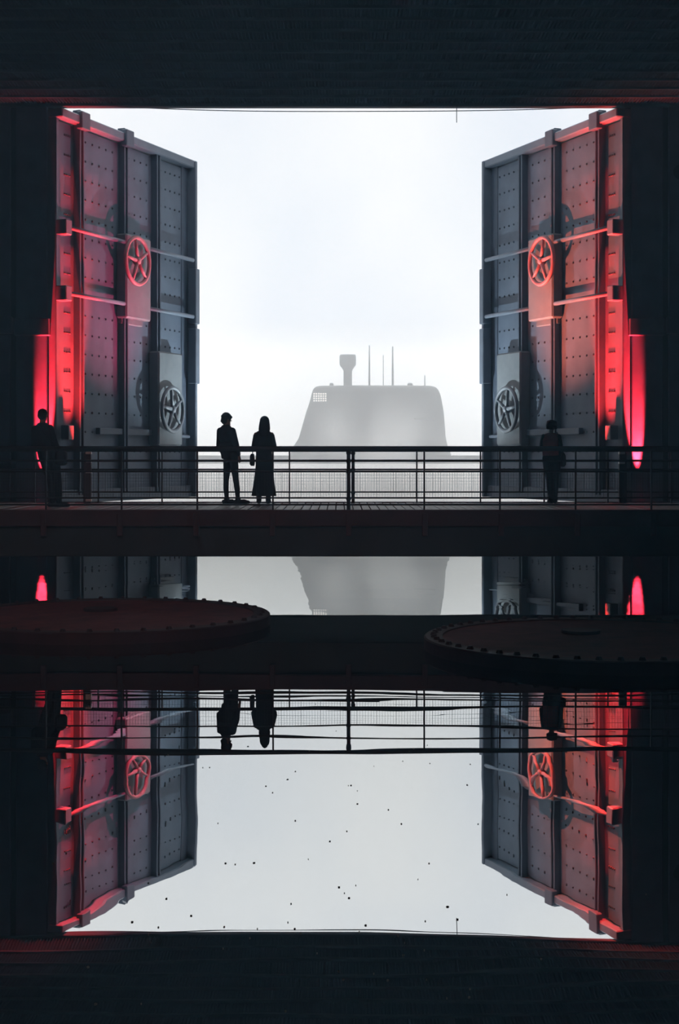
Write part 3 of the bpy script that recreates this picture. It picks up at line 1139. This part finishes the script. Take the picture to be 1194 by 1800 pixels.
tube(bm, [(0.08, -0.1, 1.03), (-0.05, -0.15, 1.2), (-0.3, -0.11, 1.49), (-0.3, 0.06, 1.5), (-0.1, 0.16, 1.2), (0.1, 0.1, 1.0)], 0.011, 6)
fin(bm, 'strap', M_bag, hb, True)

# ------------------------------------------------------------------ lamps
def floodlight(loc, aim, lens, label, group):
    root = empty('floodlight', loc)
    tag(root, label, 'floodlight', group)
    d = (Vector(aim) - Vector(loc)).normalized()
    bm = bmesh.new()
    tube(bm, [-d * 0.3, -d * 0.26, -d * 0.04, Vector((0, 0, 0)) - d * 0.02], [0.06, 0.1, 0.14, 0.15], 16)
    fin(bm, 'housing', M_lamp, root)
    bm = bmesh.new()
    tube(bm, [-d * 0.02, -d * 0.012], 0.125, 16)
    fin(bm, 'lens', lens, root)
    return root


for s in (-1, 1):
    side = 'left' if s < 0 else 'right'
    p = Vector((s * 11.1, DW - 0.4, 0.55))
    t = Vector((s * 10.88, DW + 0.25, 5.05))
    fl = floodlight(p, t, M_lens_red, 'small red uplighter at the foot of the %s gate wall' % side, 'red uplighters')
    one('bracket', M_lamp, fl, (-0.04, 0.04, -0.05, 0.39, -0.3, -0.22))
    spot('red_beam_%s' % side, p, t, (1.0, 0.025, 0.04), 92000, 13.5, 0.6, 0.04)
    # second red uplighter grazing the hinge bay of the leaf
    p = Vector((s * 8.8, DW + 0.15, 0.7))
    t = Vector((s * 10.15, DW + 0.9, 7.8))
    fl = floodlight(p, t, M_lens_red, 'red uplighter on a stand under the hinge of the %s gate leaf' % side, 'hinge uplighters')
    one('stand', M_lamp, fl, (-0.05, 0.05, -0.05, 0.05, -0.75, -0.1))
    spot('red_graze_%s' % side, p, t, (1.0, 0.03, 0.03), 60000, 33, 1.0, 0.1, 0.85)
    # wider coloured wash over the hinge half of the leaf
    p = Vector((s * 1.5, 58.0, 0.33))
    t = Vector((s * 9.5, 56.8, 10.6))
    fl = floodlight(p, t, M_lens_red, 'colour wash floodlight standing low in the gateway aimed at the %s leaf' % side, 'wash floodlights')
    one('stand', M_lamp, fl, (-0.05, 0.05, -0.05, 0.05, -0.6, -0.05))
    spot('colour_wash_%s' % side, p, t, (1.0, 0.07, 0.20) if s < 0 else (1.0, 0.17, 0.09), 15000 if s < 0 else 34000, 46, 0.95, 0.1)
    # grey floodlight low in the middle of the gateway, aimed at the leaf
    p = Vector((s * 0.8, 63.8, 0.30))
    t = Vector((s * 7.7, 61.0, 8.2))
    fl = floodlight(p, t, M_lens_white, 'white floodlight low in the gateway aimed at the %s gate leaf' % side, 'gateway floodlights')
    one('stand', M_lamp, fl, (-0.05, 0.05, -0.05, 0.05, -0.6, -0.05))
    spot('grey_flood_%s' % side, p, t, (0.66, 0.87, 1.0), 9500 if s < 0 else 9500, 58, 1.0, 0.1)

# thin theatre haze filling the hall
for nm, y0, y1, dens, g, lab in (('hall_haze', -6.9, 24.3, 0.0125, 0.5, 'bluish haze filling the dark hall in front of the bridge'),
                                 ('gate_haze', 24.35, DW - 0.3, 0.0005, 0.4, 'thinner haze drifting between the bridge and the gate')):
    bm = bmesh.new()
    box(bm, -HX + 0.02, HX - 0.02, y0, y1, 0.03, ZC - 0.05)
    hz = fin(bm, nm, haze_mat(nm, dens, (0.36, 0.72, 1.0), g))
    tag(hz, lab, 'haze', kind='stuff')

# ------------------------------------------------------------------ small details
bm = bmesh.new()
pts = []
for i in range(25):
    t = i / 24
    x = 180 + t * (1078 - 180)
    yv = 186 + 11.0 * math.sin(math.pi * t) + 1.2 * math.sin(t * 9)
    pts.append(PX(x, yv, 54.1))
tube(bm, pts, 0.016, 6)
a = PX(803, 186, 54.1)
tube(bm, [a, a - Vector((0, 0, 0.62))], 0.014, 6)
tag(fin(bm, 'hanging_cable', M_cable), 'thin dark cable sagging just under the lintel across the opening', 'cable')

bm = bmesh.new()
rnd = random.Random(3)
for i in range(90):
    yy = rnd.uniform(1215, 1780)
    d = F * CAMH / (yy - HY)
    x = rnd.gauss(560, 220)
    p = PX(x, yy, d)
    s_ = rnd.uniform(0.0018, 0.0065)
    a0 = rnd.uniform(0, 3)
    vs = [bm.verts.new((p.x + math.cos(a0 + k * 1.25) * s_ * rnd.uniform(0.6, 1.6), d + math.sin(a0 + k * 1.25) * s_ * 1.6, 0.004)) for k in range(5)]
    v2 = [bm.verts.new(v.co - Vector((0, 0, 0.0035))) for v in vs]
    bm.faces.new(vs)
    bm.faces.new(v2[::-1])
    for k in range(5):
        bm.faces.new((vs[k], v2[k], v2[(k + 1) % 5], vs[(k + 1) % 5]))
fl = fin(bm, 'floating_flakes', M_flake)
tag(fl, 'scattered pale dust flakes floating on the dark water', 'debris', kind='stuff')
